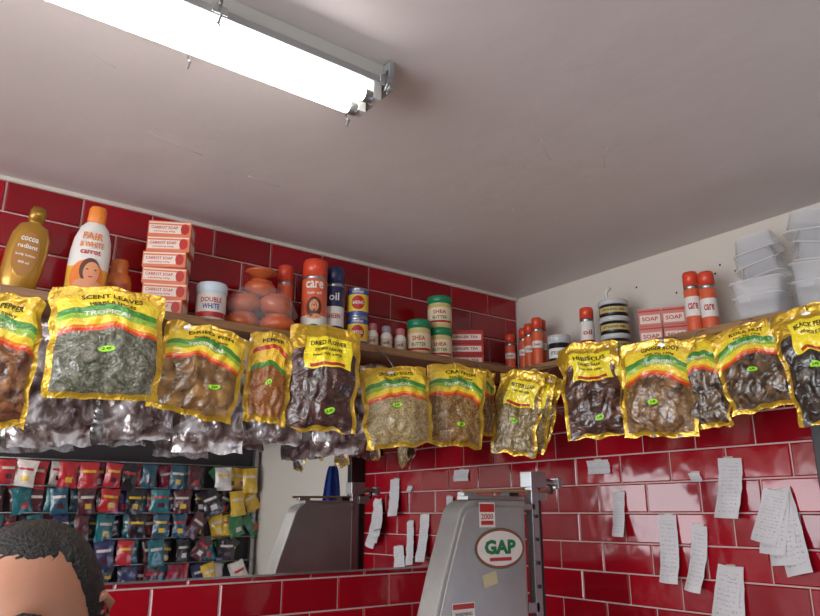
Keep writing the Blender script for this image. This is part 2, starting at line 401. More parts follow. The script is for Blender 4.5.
right_packet('dried_leaf_packet',-.27,.165,1.79,2.085,'leaf',lines=('BITTER LEAF','Net Wt 80g'),seed=9,T=.018,roll=.16,s=.15)
right_packet('dried_leaf_packet',-.335,.16,1.80,2.085,'leaf',lines=('BITTER LEAF',),seed=10,T=.016,roll=.23,s=.10,sticker=None)
right_packet('dried_leaf_packet',-.385,.14,1.81,2.075,'leaf',lines=(),seed=11,T=.013,roll=.30,s=.06,sticker=None)
right_packet('bark_chip_packet',-.578,.2,1.83,2.145,'bark',lines=('HIBISCUS','DRIED BARK','Net Wt 100g'),seed=12,T=.026,s=.09,roll=-.06,sticker=(.6,.2))
right_packet('bark_chip_packet',-.685,.15,1.84,2.12,'black',lines=(),seed=13,T=.018,s=.03,sticker=None,roll=.09,yf=.3)
right_packet('dried_root_packet',-.851,.215,1.812,2.10,'root',lines=('GINGER ROOT','Net Wt 150g'),seed=14,T=.028,s=.09,roll=.04,sticker=(.45,.33))
right_packet('dried_root_packet',-.985,.13,1.83,2.10,'nut',lines=(),seed=15,T=.016,s=.03,sticker=None,yf=.3,roll=-.07)
right_packet('dried_nut_packet',-1.125,.175,1.86,2.10,'nut',lines=('KOLA NUT','Net Wt 100g'),seed=16,T=.024,s=.06,roll=-.16)
right_packet('dried_nut_packet',-1.31,.18,1.812,2.11,'black',lines=('BLACK PEPPER','WHOLE SEED'),seed=17,T=.024,s=.08,roll=-.12,sticker=(.4,.45))
for i,(x,w,zb) in enumerate(((-2.06,.2,1.785),(-1.83,.2,1.76),(-1.60,.18,1.79),(-1.39,.2,1.765),(-1.19,.17,1.80),(-1.0,.16,1.775),(-.80,.15,1.83))):
    packet('added_foil_packet',(x,-.125,2.092),w,2.092-zb,'foil',random.uniform(-.25,.25),T=.022,seed=30+i,roll=random.uniform(-.1,.1),anchor=(x,-.125,2.107))  # extra packets added in place of bag-back reflections in the mirror

# ------------------------------------------------------------------ shelf goods
ST=2.1355
def place(mb,name,mats,x,y,**k):
    rot=(k.get('rx',0),k.get('ry',0),face_cam((x,y,0))+k.get('dz',0))
    return mb.build(name,mats,loc=(x,y,k.get('z',ST)),rot=rot,bevel=k.get('bevel',0))
gold=mat('gold_plastic',rgb(190,142,52),.25,metal=.5,coat=.5); goldl=mat('gold_label',rgb(160,106,32),.4); goldd=mat('gold_cap',rgb(150,112,40),.25,metal=.5)
mb=MB(); mb.lathe([(.036,0),(.042,.006),(.048,.06),(.05,.12),(.047,.16),(.036,.19),(.018,.2),(.015,.205),(.019,.205,1),(.021,.235,1),(.016,.248,1),(.006,.25,1)],0,sy=.6,seg=40)
cyl_put(mb,ell2d(),.05,.105,.062,.12,2,sy=.6,off=.002)
for z,t,w,h in ((.145,'cocoa',.04,.012),(.125,'radiant',.045,.012),(.10,'body lotion',.045,.009),(.08,'400 ml',.025,.007)): cyl_put(mb,text2d(t),.05,z,w,h,3,sy=.6,off=.003)
place(mb,'lotion_bottle',[gold,goldd,goldl,white],-1.935,-.12,ry=.12,z=ST+.005)
yel=mat('yellow_plastic',rgb(232,172,62),.3,coat=.4); org=mat('orange_cap',rgb(228,130,50),.35); peach=mat('skin_print',rgb(215,145,105),.5); hairp=mat('hair_print',rgb(85,45,28),.5)
orp=mat('orange_print',rgb(222,120,40),.4)
mb=MB(); mb.lathe([(.038,0),(.044,.005),(.05,.05),(.052,.10),(.051,.15,3),(.047,.185,3),(.036,.22,3),(.024,.235,3),(.022,.238,1),(.024,.24,1),(.023,.277,1),(.018,.285,1)],0,sy=.62,seg=40)
cyl_put(mb,ell2d(),.052,.07,.09,.10,7,sy=.62,off=.0015)
cyl_put(mb,ell2d(),.052,.09,.05,.07,4,a0=.1,sy=.62,off=.0025); cyl_put(mb,ell2d(),.052,.085,.040,.058,2,a0=.2,sy=.62,off=.0035); cyl_put(mb,ell2d(),.052,.05,.07,.03,2,a0=.1,sy=.62,off=.003)
for a_ in (-.02,.36): cyl_put(mb,ell2d(10,1),.052,.092,.006,.004,4,a0=a_,sy=.62,off=.0045)
cyl_put(mb,ell2d(10,1),.052,.072,.012,.004,6,a0=.18,sy=.62,off=.0045)
cyl_put(mb,text2d('FAIR'),.051,.188,.05,.02,7,sy=.6,off=.0035); cyl_put(mb,text2d('& WHITE'),.051,.163,.06,.016,7,sy=.62,off=.0035); cyl_put(mb,text2d('carrot'),.051,.142,.05,.014,6,sy=.62,off=.0035); cyl_put(mb,text2d('body lotion'),.05,.022,.05,.01,5,sy=.62,off=.002)
place(mb,'lotion_bottle',[yel,org,peach,white,hairp,white,red,orp],-1.775,-.13,ry=.05,z=ST+.002)
amb=mat('amber_plastic',rgb(200,110,50),.25,coat=.6); amb2=mat('amber_label',rgb(160,70,35),.4)
mb=MB(); mb.lathe([(.030,0),(.036,.005),(.038,.05),(.037,.1),(.032,.118),(.025,.124),(.025,.125,1),(.025,.155,1),(.021,.165,1)],0,sy=.8,seg=32)
cyl_put(mb,rect2d(),.038,.06,.055,.06,2,sy=.8,off=.001); cyl_put(mb,text2d('clear'),.038,.07,.04,.012,3,sy=.8,off=.002)
place(mb,'cream_bottle',[amb,amb,amb2,white],-1.674,-.075)
obox=mat('orange_carton',rgb(212,116,78),.45); wcar=mat('white_carton',rgb(225,205,192),.5)
mb=MB()
for i in range(6):
    xf=Matrix.Rotation(random.uniform(-.08,.08),4,'Z')@Matrix.Translation((random.uniform(-.005,.005),random.uniform(-.004,.004),0))
    z=.0235+i*.0472
    mb.box((0,0,z),(.120,.080,.0465),0,xf=xf)
    flat_put(mb,rect2d(1,1),(-.012,-.04,z-.002),.090,.026,1,xf)
    flat_put(mb,text2d('CARROT SOAP'),(-.014,-.04,z+.003),.075,.009,2,xf,.0012)
    flat_put(mb,text2d('exfoliating 200g'),(-.014,-.04,z-.009),.06,.005,2,xf,.0012)
    flat_put(mb,ell2d(12,1),(.043,-.04,z),.024,.034,2,xf,.001)
    flat_put(mb,rect2d(1,1),(0,-.04,z+.018),.115,.004,1,xf)
    mb.add([(.0605,-.03,z-.015),(.0605,.03,z-.015),(.0605,.03,z+.012),(.0605,-.03,z+.012)],[(0,1,2,3)],1,smooth=False,xf=xf)
place(mb,'soap_carton_stack',[obox,wcar,red],-1.553,-.13,dz=-.2)
mb=MB(); mb.lathe([(.036,0),(.042,.003),(.044,.02),(.044,.085),(.042,.09),(.045,.092,1),(.046,.118,1),(.043,.124,1)],0,seg=40)
for a0 in (0,2.1,4.2):
    cyl_put(mb,text2d('DOUBLE'),.044,.068,.062,.015,3,a0=a0,off=.0014); cyl_put(mb,text2d('WHITE'),.044,.048,.05,.016,4,a0=a0,off=.0014); cyl_put(mb,rect2d(16,1),.044,.024,.09,.016,3,a0=a0,off=.001)
place(mb,'face_cream_jar',[white,mat('jar_lid',rgb(198,210,222),.3),white,red,mat('blue_print',rgb(40,70,150),.4)],-1.418,-.135)
terra=mat('terracotta',rgb(190,90,48),.4,vary=.3,bscale=15,coat=.3)
film=mat('clear_film',(1,1,1,1),.10,alpha=.10,bump=.5,bscale=25)
mb=MB()
def pot(x,y,z,s,rx=0,ry=0):
    xf=Matrix.Translation((x,y,z))@Matrix.Rotation(rx,4,'X')@Matrix.Rotation(ry,4,'Y')@Matrix.Scale(s,4)
    mb.lathe([(.03,-.030),(.045,-.027),(.060,-.008),(.060,.008),(.050,.022),(.040,.027),(.044,.033),(.040,.034),(.034,.027),(.044,.016),(.048,-.006),(.02,-.022),(.002,-.023)],0,seg=28,xf=xf)
pot(-.050,-.0,.031,.90); pot(.057,.0,.031,.92,.1); pot(-.045,.0,.092,.88,.12,-.1); pot(.050,.0,.088,.90,-.1,.25); pot(.0,.0,.145,.80,.1,.1); 
mb.lathe([(.012,.175),(.02,.18),(.045,.196),(.050,.202),(.045,.201),(.018,.188),(.002,.186)],0,seg=24)
g=28; vs=[];fs=[]
for j in range(19):
    t=j/18
    for i in range(g):
        a=2*math.pi*i/g; r=1+.14*noise.noise(Vector((math.cos(a)*2,math.sin(a)*2,t*6)))
        rr=(math.sin(math.pi*min(1,.08+t*.95))**.45)
        vs.append((.112*rr*r*math.cos(a),.064*rr*r*math.sin(a),max(.001,t*.165)))
for j in range(18):
    for i in range(g): fs.append((j*g+i,j*g+(i+1)%g,(j+1)*g+(i+1)%g,(j+1)*g+i))
mb.add(vs,fs,1)
place(mb,'wrapped_clay_pots',[terra,film],-1.258,-.125)
def spray(name,x,y,r,H,bodym,capm,bands=(),texts=(),**k):
    mb=MB(); capb=H*.78
    mb.lathe([(r*.9,0,2),(r,.003,2),(r,.008,2),(r,capb-.012,0),(r*.92,capb,2),(r*.97,capb,1),(r*.97,H-.008,1),(r*.85,H,1),(r*.5,H+.001,1)],0,seg=32)
    for z,h,mi in bands: cyl_put(mb,rect2d(24,1),r,z*H,2*math.pi*r*.999,h*H,mi,off=.0005)
    for z,t,w,h,mi in texts: cyl_put(mb,text2d(t) if t!='o' else ell2d(),r,z*H,w*r,h*H,mi,off=.0012)
    return place(mb,name,[bodym,capm,steel,white,red,black,ink_green,hairp,peach],x,y,**k)
redcap=mat('red_cap',rgb(212,70,42),.3); orangeb=mat('orange_body',rgb(214,95,58),.35,coat=.4); navy=mat('navy_body',rgb(35,40,85),.35,coat=.4)
spray('hair_spray_can',-1.072,-.14,.042,.272,orangeb,redcap,[(.16,.24,3)],[(.66,'care',1.4,.09,3),(.56,'hair oil',1.1,.035,3),(.38,'o',1.2,.26,7),(.40,'o',.7,.15,8),(.27,'o',1.1,.07,8),(.14,'o',.9,.07,6)])
spray('hair_spray_can',-1.15,-.08,.026,.255,orangeb,redcap,[(.4,.2,3)],[(.4,'shine',1.2,.05,4)])
spray('hair_spray_can',-.985,-.12,.034,.27,navy,navy,[(.35,.25,3)],[(.35,'SHEEN',1.3,.06,4),(.6,'oil',1.0,.1,3)])
spray('hair_spray_can',-1.02,-.06,.028,.25,white,white,[(.3,.2,4)],[])
blue=mat('tin_blue',rgb(45,70,150),.35,coat=.4); yl=mat('tin_yellow',rgb(230,195,60),.35)
mb=MB()
for z0 in (0,.104):
    mb.lathe([(.034,z0,2),(.036,z0+.004,2),(.036,z0+.02,0),(.036,z0+.08,1),(.036,z0+.096,0),(.037,z0+.098,2),(.036,z0+.1025,2)],0,seg=32)
    cyl_put(mb,ell2d(),.036,z0+.05,.045,.05,3,off=.001); cyl_put(mb,text2d('BAKING'),.036,z0+.05,.036,.012,4,off=.002)
    cyl_put(mb,text2d('POWDER'),.036,z0+.088,.04,.009,4,off=.001)
place(mb,'baking_powder_tin_stack',[blue,yl,steel,red,white],-.895,-.13)
pink=mat('pink_cap',rgb(190,110,112),.4)
for i,x in enumerate((-.835,-.775,-.715)):
    mb=MB(); mb.lathe([(.018,0),(.021,.003),(.021,.06),(.016,.07),(.014,.072),(.017,.073,1),(.017,.092,1),(.014,.096,1)],0,seg=24)
    cyl_put(mb,rect2d(12,1),.021,.032,.06,.034,2); cyl_put(mb,text2d('oil'),.021,.034,.02,.012,3,off=.0014)
    place(mb,'small_oil_bottle',[white,pink if i!=1 else mat('grey_cap',rgb(150,140,150),.4),mat('beige_label',rgb(200,180,160),.5),black],x,-.13)
glid=mat('green_lid',rgb(30,125,85),.35); cjar=mat('cream_jar',rgb(206,186,120),.35,coat=.3); jl=mat('jar_label',rgb(226,208,175),.5)
def gjar(mb,z0,r=.043,H=.125):
    mb.lathe([(r*.9,z0),(r,z0+.004),(r,z0+H*.72),(r*.92,z0+H*.77),(r*1.03,z0+H*.78,1),(r*1.05,z0+H*.96,1),(r*.98,z0+H,1)],0,seg=36)
    cyl_put(mb,rect2d(20,1),r,z0+H*.37,2*math.pi*r*.6,H*.5,2,off=.0006)
    cyl_put(mb,text2d('SHEA'),r,z0+H*.48,r*1.1,H*.12,3,off=.0014); cyl_put(mb,text2d('BUTTER'),r,z0+H*.31,r*1.2,H*.10,4,off=.0014)
    cyl_put(mb,rect2d(20,1),r,z0+H*.18,r*2.2,H*.07,3,off=.0014)
mb=MB(); gjar(mb,0,.043,.135); place(mb,'hair_food_jar',[cjar,glid,jl,red,ink_green],-.635,-.135)
mb=MB(); gjar(mb,0,.045,.122); gjar(mb,.123,.045,.122); place(mb,'hair_food_jar_stack',[cjar,glid,jl,red,ink_green],-.528,-.125)
def cartons(name,x,y,nx,nz,w,h,d,cols,txt,dz=0):
    mb=MB()
    for j in range(nz):
        for i in range(nx):
            cx=(i-(nx-1)/2)*(w+.003); z=h/2+j*(h+.001)
            xf=Matrix.Rotation(random.uniform(-.05,.05),4,'Z')
            mb.box((cx,0,z),(w,d,h),0,xf=xf)
            flat_put(mb,rect2d(1,1),(cx,-d/2,z-h*.12),w*.88,h*.5,1,xf)
            flat_put(mb,text2d(txt),(cx,-d/2,z-h*.1),w*.7,h*.24,2,xf,.0013)
            mb.box((cx,0,z+h*.36),(w*1.004,d*1.004,h*.08),2,xf=xf)
    return place(mb,name,cols,x,y,dz=dz)
cartons('tea_carton_stack',-.40,-.12,1,3,.135,.044,.06,[red,wcar,mat('dark_red',rgb(130,20,30),.5)],'GINGER TEA',dz=.1)
for i,(y,x,h) in enumerate(((-.10,-.14,.165),(-.15,-.11,.185),(-.20,-.13,.19),(-.245,-.11,.2),(-.27,-.16,.195))):
    spray('small_spray_can',x,y,.021,h,orangeb,redcap,[(.45,.14,3)],[(.45,'hair',1.2,.06,4)])
blackp=mat('black_plastic',rgb(25,24,26),.3)
clid=mat('clear_lid',rgb(190,190,190),.2)
def bjar(mb,z0,r,H):
    mb.lathe([(r*.92,z0),(r,z0+.004),(r,z0+H*.68),(r*.95,z0+H*.72),(r*1.04,z0+H*.73,1),(r*1.04,z0+H*.97,1),(r,z0+H,1)],0,seg=36)
    cyl_put(mb,rect2d(20,1),r,z0+H*.36,r*2.4,H*.34,2,off=.001); cyl_put(mb,text2d('STYLING GEL'),r,z0+H*.36,r*1.6,H*.12,3,off=.002)
mb=MB(); bjar(mb,0,.042,.11); place(mb,'hair_gel_jar',[blackp,clid,white,black],-.13,-.352)
spray('spray_can',-.13,-.49,.026,.19,white,redcap,[(.2,.3,4)],[(.5,'oil',1.2,.1,4)])
mb=MB(); bjar(mb,0,.05,.062); bjar(mb,.063,.05,.062); bjar(mb,.126,.05,.06)
mb.tube([(-.02,0,.187),(-.02,0,.225),(-.005,0,.24)],.006,4)
place(mb,'hair_gel_jar_stack',[blackp,clid,mat('gold_strip',rgb(190,170,110),.4),black,white],-.13,-.611)
pinkc=mat('pink_carton',rgb(200,120,108),.5)
cartons('cream_carton_stack',-.12,-.795,2,2,.072,.058,.06,[pinkc,wcar,red],'SOAP')
spray('spray_can',-.13,-.918,.025,.212,orangeb,redcap,[(.45,.3,3)],[(.45,'care',1.2,.1,4)])
spray('spray_can',-.13,-.972,.025,.198,orangeb,redcap,[(.4,.3,3)],[(.4,'care',1.2,.1,4)])
# plastic tubs
tub=mat('translucent_plastic',(.93,.94,.97,1),.15,alpha=.32,coat=.6)
def tubmesh(mb,xf,w=.075,d=.055,H=.065):
    mb.lathe([(.80,0),(.84,.004),(.97,H-.006),(1.08,H-.005),(1.08,H),(.96,H),(.82,.008),(.3,.006),(.02,.006)],0,seg=32,sx=w,sy=d,n=5,xf=xf)
mb=MB(); T=Matrix.Translation; Rz=lambda a:Matrix.Rotation(a,4,'Z'); Ry=lambda a:Matrix.Rotation(a,4,'Y')
for (x,zz,cnt,s,tl,fl) in ((-.10,.008,2,1,.0,0),(-.085,.13,3,.85,-.18,1),(.075,.008,2,1.1,.08,0),(.08,.135,3,1.0,.18,1),(.23,.008,4,1.1,.05,0)):
    for i in range(cnt):
        M_=T((x+random.uniform(-.01,.01),random.uniform(-.01,.01),zz+i*.045*s))@Rz(random.uniform(-.35,.35))@Ry(tl+random.uniform(-.08,.08))@Matrix.Scale(s,4)
        if fl: M_=M_@T((0,0,.06))@Matrix.Rotation(math.pi,4,'X')
        tubmesh(mb,M_)
place(mb,'plastic_tub_stack',[tub],-.115,-1.235,dz=-.35,z=ST+.006)

# ------------------------------------------------------------------ receipts on the tiles
paper=bpy.data.materials.new('receipt_paper'); paper.use_nodes=True; k=NT(paper)
tc=k.new('TexCoord'); sp=k.new('SeparateXYZ'); k.l.new(tc.outputs['UV'],sp.inputs[0])
br=k.new('TexNoise'); mp=k.new('Mapping'); mp.inputs['Scale'].default_value=(14,34,1); k.l.new(tc.outputs['UV'],mp.inputs['Vector']); k.l.new(mp.outputs[0],br.inputs['Vector']); br.inputs['Scale'].default_value=1.5; br.inputs['Detail'].default_value=3
row=k.m('GREATER_THAN',k.m('FRACT',k.m('MULTIPLY',sp.outputs[1],16)),.55)
wr=k.m('GREATER_THAN',br.outputs['Fac'],.56)
mk=k.m('MULTIPLY',k.m('MULTIPLY',row,wr),k.rect(sp.outputs[0],sp.outputs[1],.12,.88,.08,.92))
k.l.new(k.mix(mk,rgb(210,206,208),rgb(150,148,162)),k.b.inputs['Base Color']); k.b.inputs['Roughness'].default_value=.55
tape=mat('clear_tape',rgb(235,230,210),.15,alpha=.5)
def receipt(name,y,zt,w,h,roll=0,curl=.03,seed=0,strips=1,spread=0):
    mb=MB()
    for q in range(strips):
        NZ=16; vs=[];uv=[];fs=[]
        for j in range(NZ+1):
            t=j/NZ
            for i in range(5):
                u=i/4
                off=.004+q*.004+curl*t*t+.008*abs(noise.noise(Vector((t*4+seed,q,u))))+.010*math.sin(math.pi*u)*t
                vs.append((-off,(u-.5)*-w+.006*math.sin(t*3+seed), -h*(1-.12*q)*t)); uv.append((u,1-t))
        for j in range(NZ):
            for i in range(4): a=j*5+i; fs.append((a,a+5,a+6,a+1))
        mb.add(vs,fs,0,uvs=uv,xf=Matrix.Rotation(roll+spread*(q-(strips-1)/2),4,'X'))
    mb.box((-.003,0,-.004),(.002,.03,.018),1)
    mb.build(name,[paper,tape],loc=(-.0095,y,zt))
receipt('paper_receipt',-.491,1.672,.048,.15,.05,seed=1)
receipt('paper_receipt',-.676,1.594,.068,.21,.04,seed=2)
receipt('paper_receipt',-.785,1.563,.055,.20,.16,seed=3)
receipt('paper_receipt',-.908,1.765,.078,.18,.05,seed=4)
receipt('paper_receipt',-1.045,1.665,.075,.235,-.02,seed=5,strips=4,spread=.15)
receipt('paper_receipt',-.875,1.445,.08,.25,.08,seed=6,strips=2,spread=.15)
receipt('paper_receipt',-.79,1.725,.04,.028,0,.004,seed=8)
receipt('paper_receipt',-.40,1.787,.10,.05,0,.002,seed=9)
receipt('paper_receipt',-.985,1.30,.06,.12,0,.02,seed=10)

# ------------------------------------------------------------------ bandsaw
alu=bpy.data.materials.new('brushed_aluminium'); alu.use_nodes=True; k=NT(alu)
tc=k.new('TexCoord'); nz=k.new('TexNoise'); nz.inputs['Scale'].default_value=6; nz.inputs['Detail'].default_value=6; k.l.new(tc.outputs['Object'],nz.inputs['Vector'])
k.l.new(k.mix(nz.outputs['Fac'],rgb(140,137,135),rgb(184,181,177)),k.b.inputs['Base Color']); k.b.inputs['Metallic'].default_value=.5; k.b.inputs['Roughness'].default_value=.36
root=bpy.data.objects.new('meat_bandsaw',None); sc.collection.objects.link(root)
root.location=(-.119,-.120,.072); root.scale=(.955,.955,.955)
def arc(cx,cz,r,a0,a1,n): return [(cx+r*math.cos(math.radians(a0+(a1-a0)*i/n)),cz+r*math.sin(math.radians(a0+(a1-a0)*i/n))) for i in range(n+1)]
out=[(-.45,1.06),(-.45,1.638)]+arc(-.660,1.573,.065,90,154,8)+[(-.785,1.42)]+arc(-.735,1.22,.11,175,255,8)
mb=MB(); mb.ext(list(reversed(out)),-.445,-.36,0)
ins=[((x+.63)*.93-.63,(z-1.35)*.94+1.35) for x,z in out]
mb.ext(list(reversed(ins)),-.453,-.444,0)
mb.build('housing',[alu],parent=root,bevel=.008)
mb=MB()
mb.box((-.77,-.40,.95),(.12,.09,.4),0); mb.box((-.62,-.38,.84),(.52,.44,.03),0); mb.box((-.62,-.38,.42),(.46,.34,.82),0); mb.box((-.62,-.38,-.03),(.5,.38,.09),1)
mb.build('table_and_base',[alu,blackp],parent=root,bevel=.006)
mb=MB(); px=-.40
mb.box((px,-.43,1.36),(.03,.03,.73),0); mb.box((px+.034,-.425,1.40),(.016,.012,.58),1)
mb.box((px+.01,-.43,1.705),(.07,.05,.05),0); mb.box((px+.04,-.42,1.655),(.05,.03,.03),0)
mb.tube([(px+.04,-.43,1.70),(px+.12,-.43,1.695)],.011,0); mb.tube([(px+.09,-.43,1.70),(px+.09,-.43,1.66)],.008,1); mb.box((px+.12,-.43,1.695),(.02,.035,.035),0)
mb.box((px-.025,-.43,1.62),(.05,.03,.02),0); mb.box((px-.025,-.43,1.32),(.05,.03,.03),0)
for z in (1.38,1.45,1.52,1.59): mb.tube([(px,-.446,z),(px,-.452,z)],.006,1)
mb.build('guide_post',[steel,blackp],parent=root,bevel=.002)
mb=MB(); mb.box((-.55,-.40,1.645),(.24,.05,.012),0); mb.tube([(-.70,-.43,1.664),(-.38,-.44,1.668),(-.30,-.43,1.67)],.005,1); mb.box((-.66,-.41,1.656),(.05,.03,.012),0)
mb.box((-.47,-.40,1.656),(.04,.04,.02),2)
mb.build('top_bar',[steel,wood,blackp],parent=root,bevel=.001)
mb=MB(); Y=-.4535
def on(shape,x,z,w,h,mi,o=0.0006,rot=0):
    vs,fs=shape; c,s_=math.cos(rot),math.sin(rot)
    mb.add([(x+(a*w*c-b*h*s_),Y-o,z+(a*w*s_+b*h*c)) for a,b in vs],fs,mi,smooth=False)
ex,ez=-.570,1.498
on(ell2d(32,1),ex,ez,.205,.118,0); on(ell2d(32,1),ex,ez,.197,.11,1,.001); on(ell2d(32,1),ex,ez,.187,.100,2,.0014)
on(text2d('GAP',.05),ex,ez+.004,.13,.042,3,.002); on(rect2d(1,1),ex,ez-.031,.09,.010,1,.002)
on(rect2d(1,1),-.62,1.595,.065,.072,2); on(rect2d(1,1),-.62,1.615,.059,.024,1,.001); on(rect2d(1,1),-.62,1.572,.05,.012,1,.001); on(text2d('2000'),-.62,1.590,.05,.016,1,.001)
on(rect2d(1,1),-.615,1.412,.058,.036,5,.0008,.2)
on(rect2d(1,1),-.72,1.325,.085,.06,2); on(rect2d(1,1),-.72,1.345,.08,.014,1,.001); on(text2d('WARNING'),-.72,1.325,.065,.01,4,.001); on(text2d('keep clear'),-.72,1.308,.055,.009,4,.001)
on(rect2d(1,1),-.785,1.31,.03,.035,5,.0008)
mb.build('stickers',[ink_green,red,white,ink_green,black,mat('masking_label',rgb(200,188,146),.6)],parent=root)

# blue apron hanging on the door frame (seen in the mirror)
mb=MB(); NX,NZ=14,16; vs=[];fs=[]
for j in range(NZ+1):
    t=j/NZ
    for i in range(NX+1):
        u=i/NX; w=.05+.10*t**.6
        vs.append((-.16+ (u-.5)*w, -1.275-.015*math.sin(u*14)*(.3+t)-.01*t, 1.84-.36*t))
for j in range(NZ):
    for i in range(NX): a=j*(NX+1)+i; fs.append((a,a+NX+1,a+NX+2,a+1))
mb.add(vs,fs,0); mb.tube([(-.085,-1.245,1.85),(-.13,-1.27,1.85),(-.16,-1.28,1.84)],.004,1)
o=mb.build('blue_apron',[mat('blue_cloth',rgb(35,75,165),.8),steel]); sd=o.modifiers.new('s','SOLIDIFY'); sd.thickness=.003

# ------------------------------------------------------------------ sachet rack standing at the back wall (seen in the mirror)
sm=[mat('sachet_%d'%i,rgb(*c),.25,coat=.8,bump=.8,bscale=22,vary=.25) for i,c in enumerate([(185,40,48),(35,82,100),(44,50,90),(215,205,195),(28,108,115),(84,38,46),(32,30,36),(222,180,55),(135,30,62),(45,115,65)])]
mb=MB(); mb.box((-.86,-3.588,1.075),(2.66,.016,2.15),10)
for x in (-2.15,.45): mb.box((x,-3.55,1.075),(.03,.05,2.15),11)
for r_,z in enumerate((1.95,1.77,1.59,1.41,1.23)):
    mb.tube([(-2.15,-3.50,z+.012),(.45,-3.50,z+.012)],.005,11,seg=6)
    for lay in (0,1):
        x=-2.08+lay*.07
        while x<.40:
            w=random.uniform(.11,.145); h=random.uniform(.16,.20); c=random.choice([0,0,3,8,1] if (r_==0 and x<-.6) else ([7,7,3,9,5,6] if x>.05 else [1,2,2,4,5,6,6,6,8,5,4,1,0]))
            y0=-3.53+lay*.045+random.uniform(-.01,.01)
            xf=T((x,y0,z))@Matrix.Rotation(random.gauss(0,.08 if x<0 else .3),4,'Y')@Matrix.Rotation(random.uniform(-.3,.3),4,'Z')
            NX,NZ=8,10; T_=.02; sd_=random.random()*50
            for side in (1,-1):
                vs=[((i/NX-.5)*w*(1-.10*math.sin(math.pi*j/NZ)), side*T_*(math.sin(math.pi*i/NX)*math.sin(math.pi*j/NZ))**.7+.014*noise.noise(Vector((i*.5,j*.5,sd_))), -h+j/NZ*h) for j in range(NZ+1) for i in range(NX+1)]
                fs=[];ms=[]; lab=random.choice([3,3,0,7,c]); pic=random.choice([7,0,5,3,c])
                for j in range(NZ):
                    for i in range(NX):
                        a=j*(NX+1)+i; fs.append((a+1,a,a+NX+1,a+NX+2) if side==1 else (a,a+1,a+NX+2,a+NX+1))
                        ms.append(lab if (j==6 and 0<i<7) else (pic if (j in (2,3) and 2<i<6) else c))
                mb.add(vs,fs,ms,xf=xf)
            x+=w*random.uniform(.95,1.1) if lay==0 else w*random.uniform(1.0,1.9)
mb.build('sachet_display_rack',sm+[mat('rack_board',rgb(48,44,46),.7),steel])

# ------------------------------------------------------------------ man
man=bpy.data.objects.new('man',None); sc.collection.objects.link(man)
man.location=(-1.98,-1.07,0); man.rotation_euler=(0,0,-.5)
skin=mat('skin',rgb(178,126,100),.42,vary=.12,bscale=22,bump=.1); skin.node_tree.nodes['Principled BSDF'].inputs['Subsurface Weight'].default_value=.06
hairm=mat('black_hair',rgb(24,20,19),.5,bump=.8,bscale=220,vary=.7)
def G(x,z,cx,cz,s): return math.exp(-((x-cx)**2+(z-cz)**2)/(2*s*s))
def headpt(a,b,off=0):
    x=math.sin(a)*math.cos(b); y=-math.cos(a)*math.cos(b); z=math.sin(b)
    jaw=1-.30*max(0,-z)**1.3
    X=.081*x*jaw; Y=.099*y*(1-.12*max(0,-z)*(1 if y>0 else .2)); Z=.118*z
    if z>0: X*=1+.06*z; Y*=1+.05*z
    if y<0:
        f=max(0,-y)
        Y-= .026*G(X,Z,0,-.022,.011)*f + .012*G(X,Z,0,-.002,.010)*f + .007*G(X,Z,0,-.058,.018)*f + .008*G(X,Z,0,-.098,.02)
        Y+= .012*(G(X,Z,.031,.006,.013)+G(X,Z,-.031,.006,.013))*f
        Y-= .005*(G(X,Z,.03,.028,.014)+G(X,Z,-.03,.028,.014))*f
        Y+= .004*G(X,Z,0,-.060,.006)*f
        Y+= .0012*(G(0,Z,0,.055,.002)+G(0,Z,0,.068,.002))*f
    v=Vector((X,Y,Z)); 
    if off: v+=Vector((x,y,z))*off
    return v
HC=Vector((0,0,1.466)); tilt=Matrix.Translation(HC)@Matrix.Rotation(.10,4,'X')
mb=MB(); NA,NB=84,84
vs=[headpt(-math.pi+2*math.pi*i/NA,-math.pi/2+math.pi*j/NB) for j in range(NB+1) for i in range(NA)]
fs=[(j*NA+i,j*NA+(i+1)%NA,(j+1)*NA+(i+1)%NA,(j+1)*NA+i) for j in range(NB) for i in range(NA)]
mb.add(vs,fs,0,xf=tilt)
for s in (1,-1):
    mb.lathe([(.001,-.012),(.007,-.010),(.0118,-.003),(.0118,.003),(.007,.010),(.001,.012)],1,seg=16,xf=tilt@T((s*.031,-.080,.006))@Matrix.Rotation(math.pi/2,4,'X'))
    mb.lathe([(.005,0),(.0045,.0008),(.001,.001)],2,seg=16,xf=tilt@T((s*.031,-.0925,.006))@Matrix.Rotation(math.pi/2,4,'X'))
    mb.tube([(s*(.079),-.008,.025),(s*.091,.004,.032),(s*.096,.018,.02),(s*.093,.018,-.0),(s*.086,.006,-.02),(s*.079,-.004,-.03)],.006,0,xf=tilt)
    mb.tube([(s*(.079),.0,.012),(s*.086,.008,.01),(s*.084,.006,-.01),(s*.078,.0,-.02)],.008,0,xf=tilt)
    mb.tube([(s*.014,-.101,.026),(s*.03,-.102,.032),(s*.046,-.091,.027)],.0032,2,xf=tilt)
mb.tube([(-.022,-.0955,-.061),(-.01,-.1025,-.058),(0,-.1035,-.0595),(.01,-.1025,-.058),(.022,-.0955,-.061)],.0035,3,xf=tilt)
mb.tube([(-.019,-.0955,-.064),(0,-.1025,-.068),(.019,-.0955,-.064)],.004,3,xf=tilt)
mb.build('head',[skin,white,hairm,mat('lips',rgb(150,85,75),.4)],parent=man)
mb=MB()
def hv(i,j):
    a=-math.pi+2*math.pi*i/NA; b=-math.pi/2+math.pi*j/NB; p=headpt(a,b)
    fr=math.cos(a); tt=max(0,min(1,(fr+.15)/.75)); tt=tt*tt*(3-2*tt)
    line=-.045+.130*tt+.012*noise.noise(p*150)
    k=max(0,min(1,(p.z-line)/.035)); o=-.004+(.013+.003*noise.noise(p*150))*k**.6
    return headpt(a,b,o)
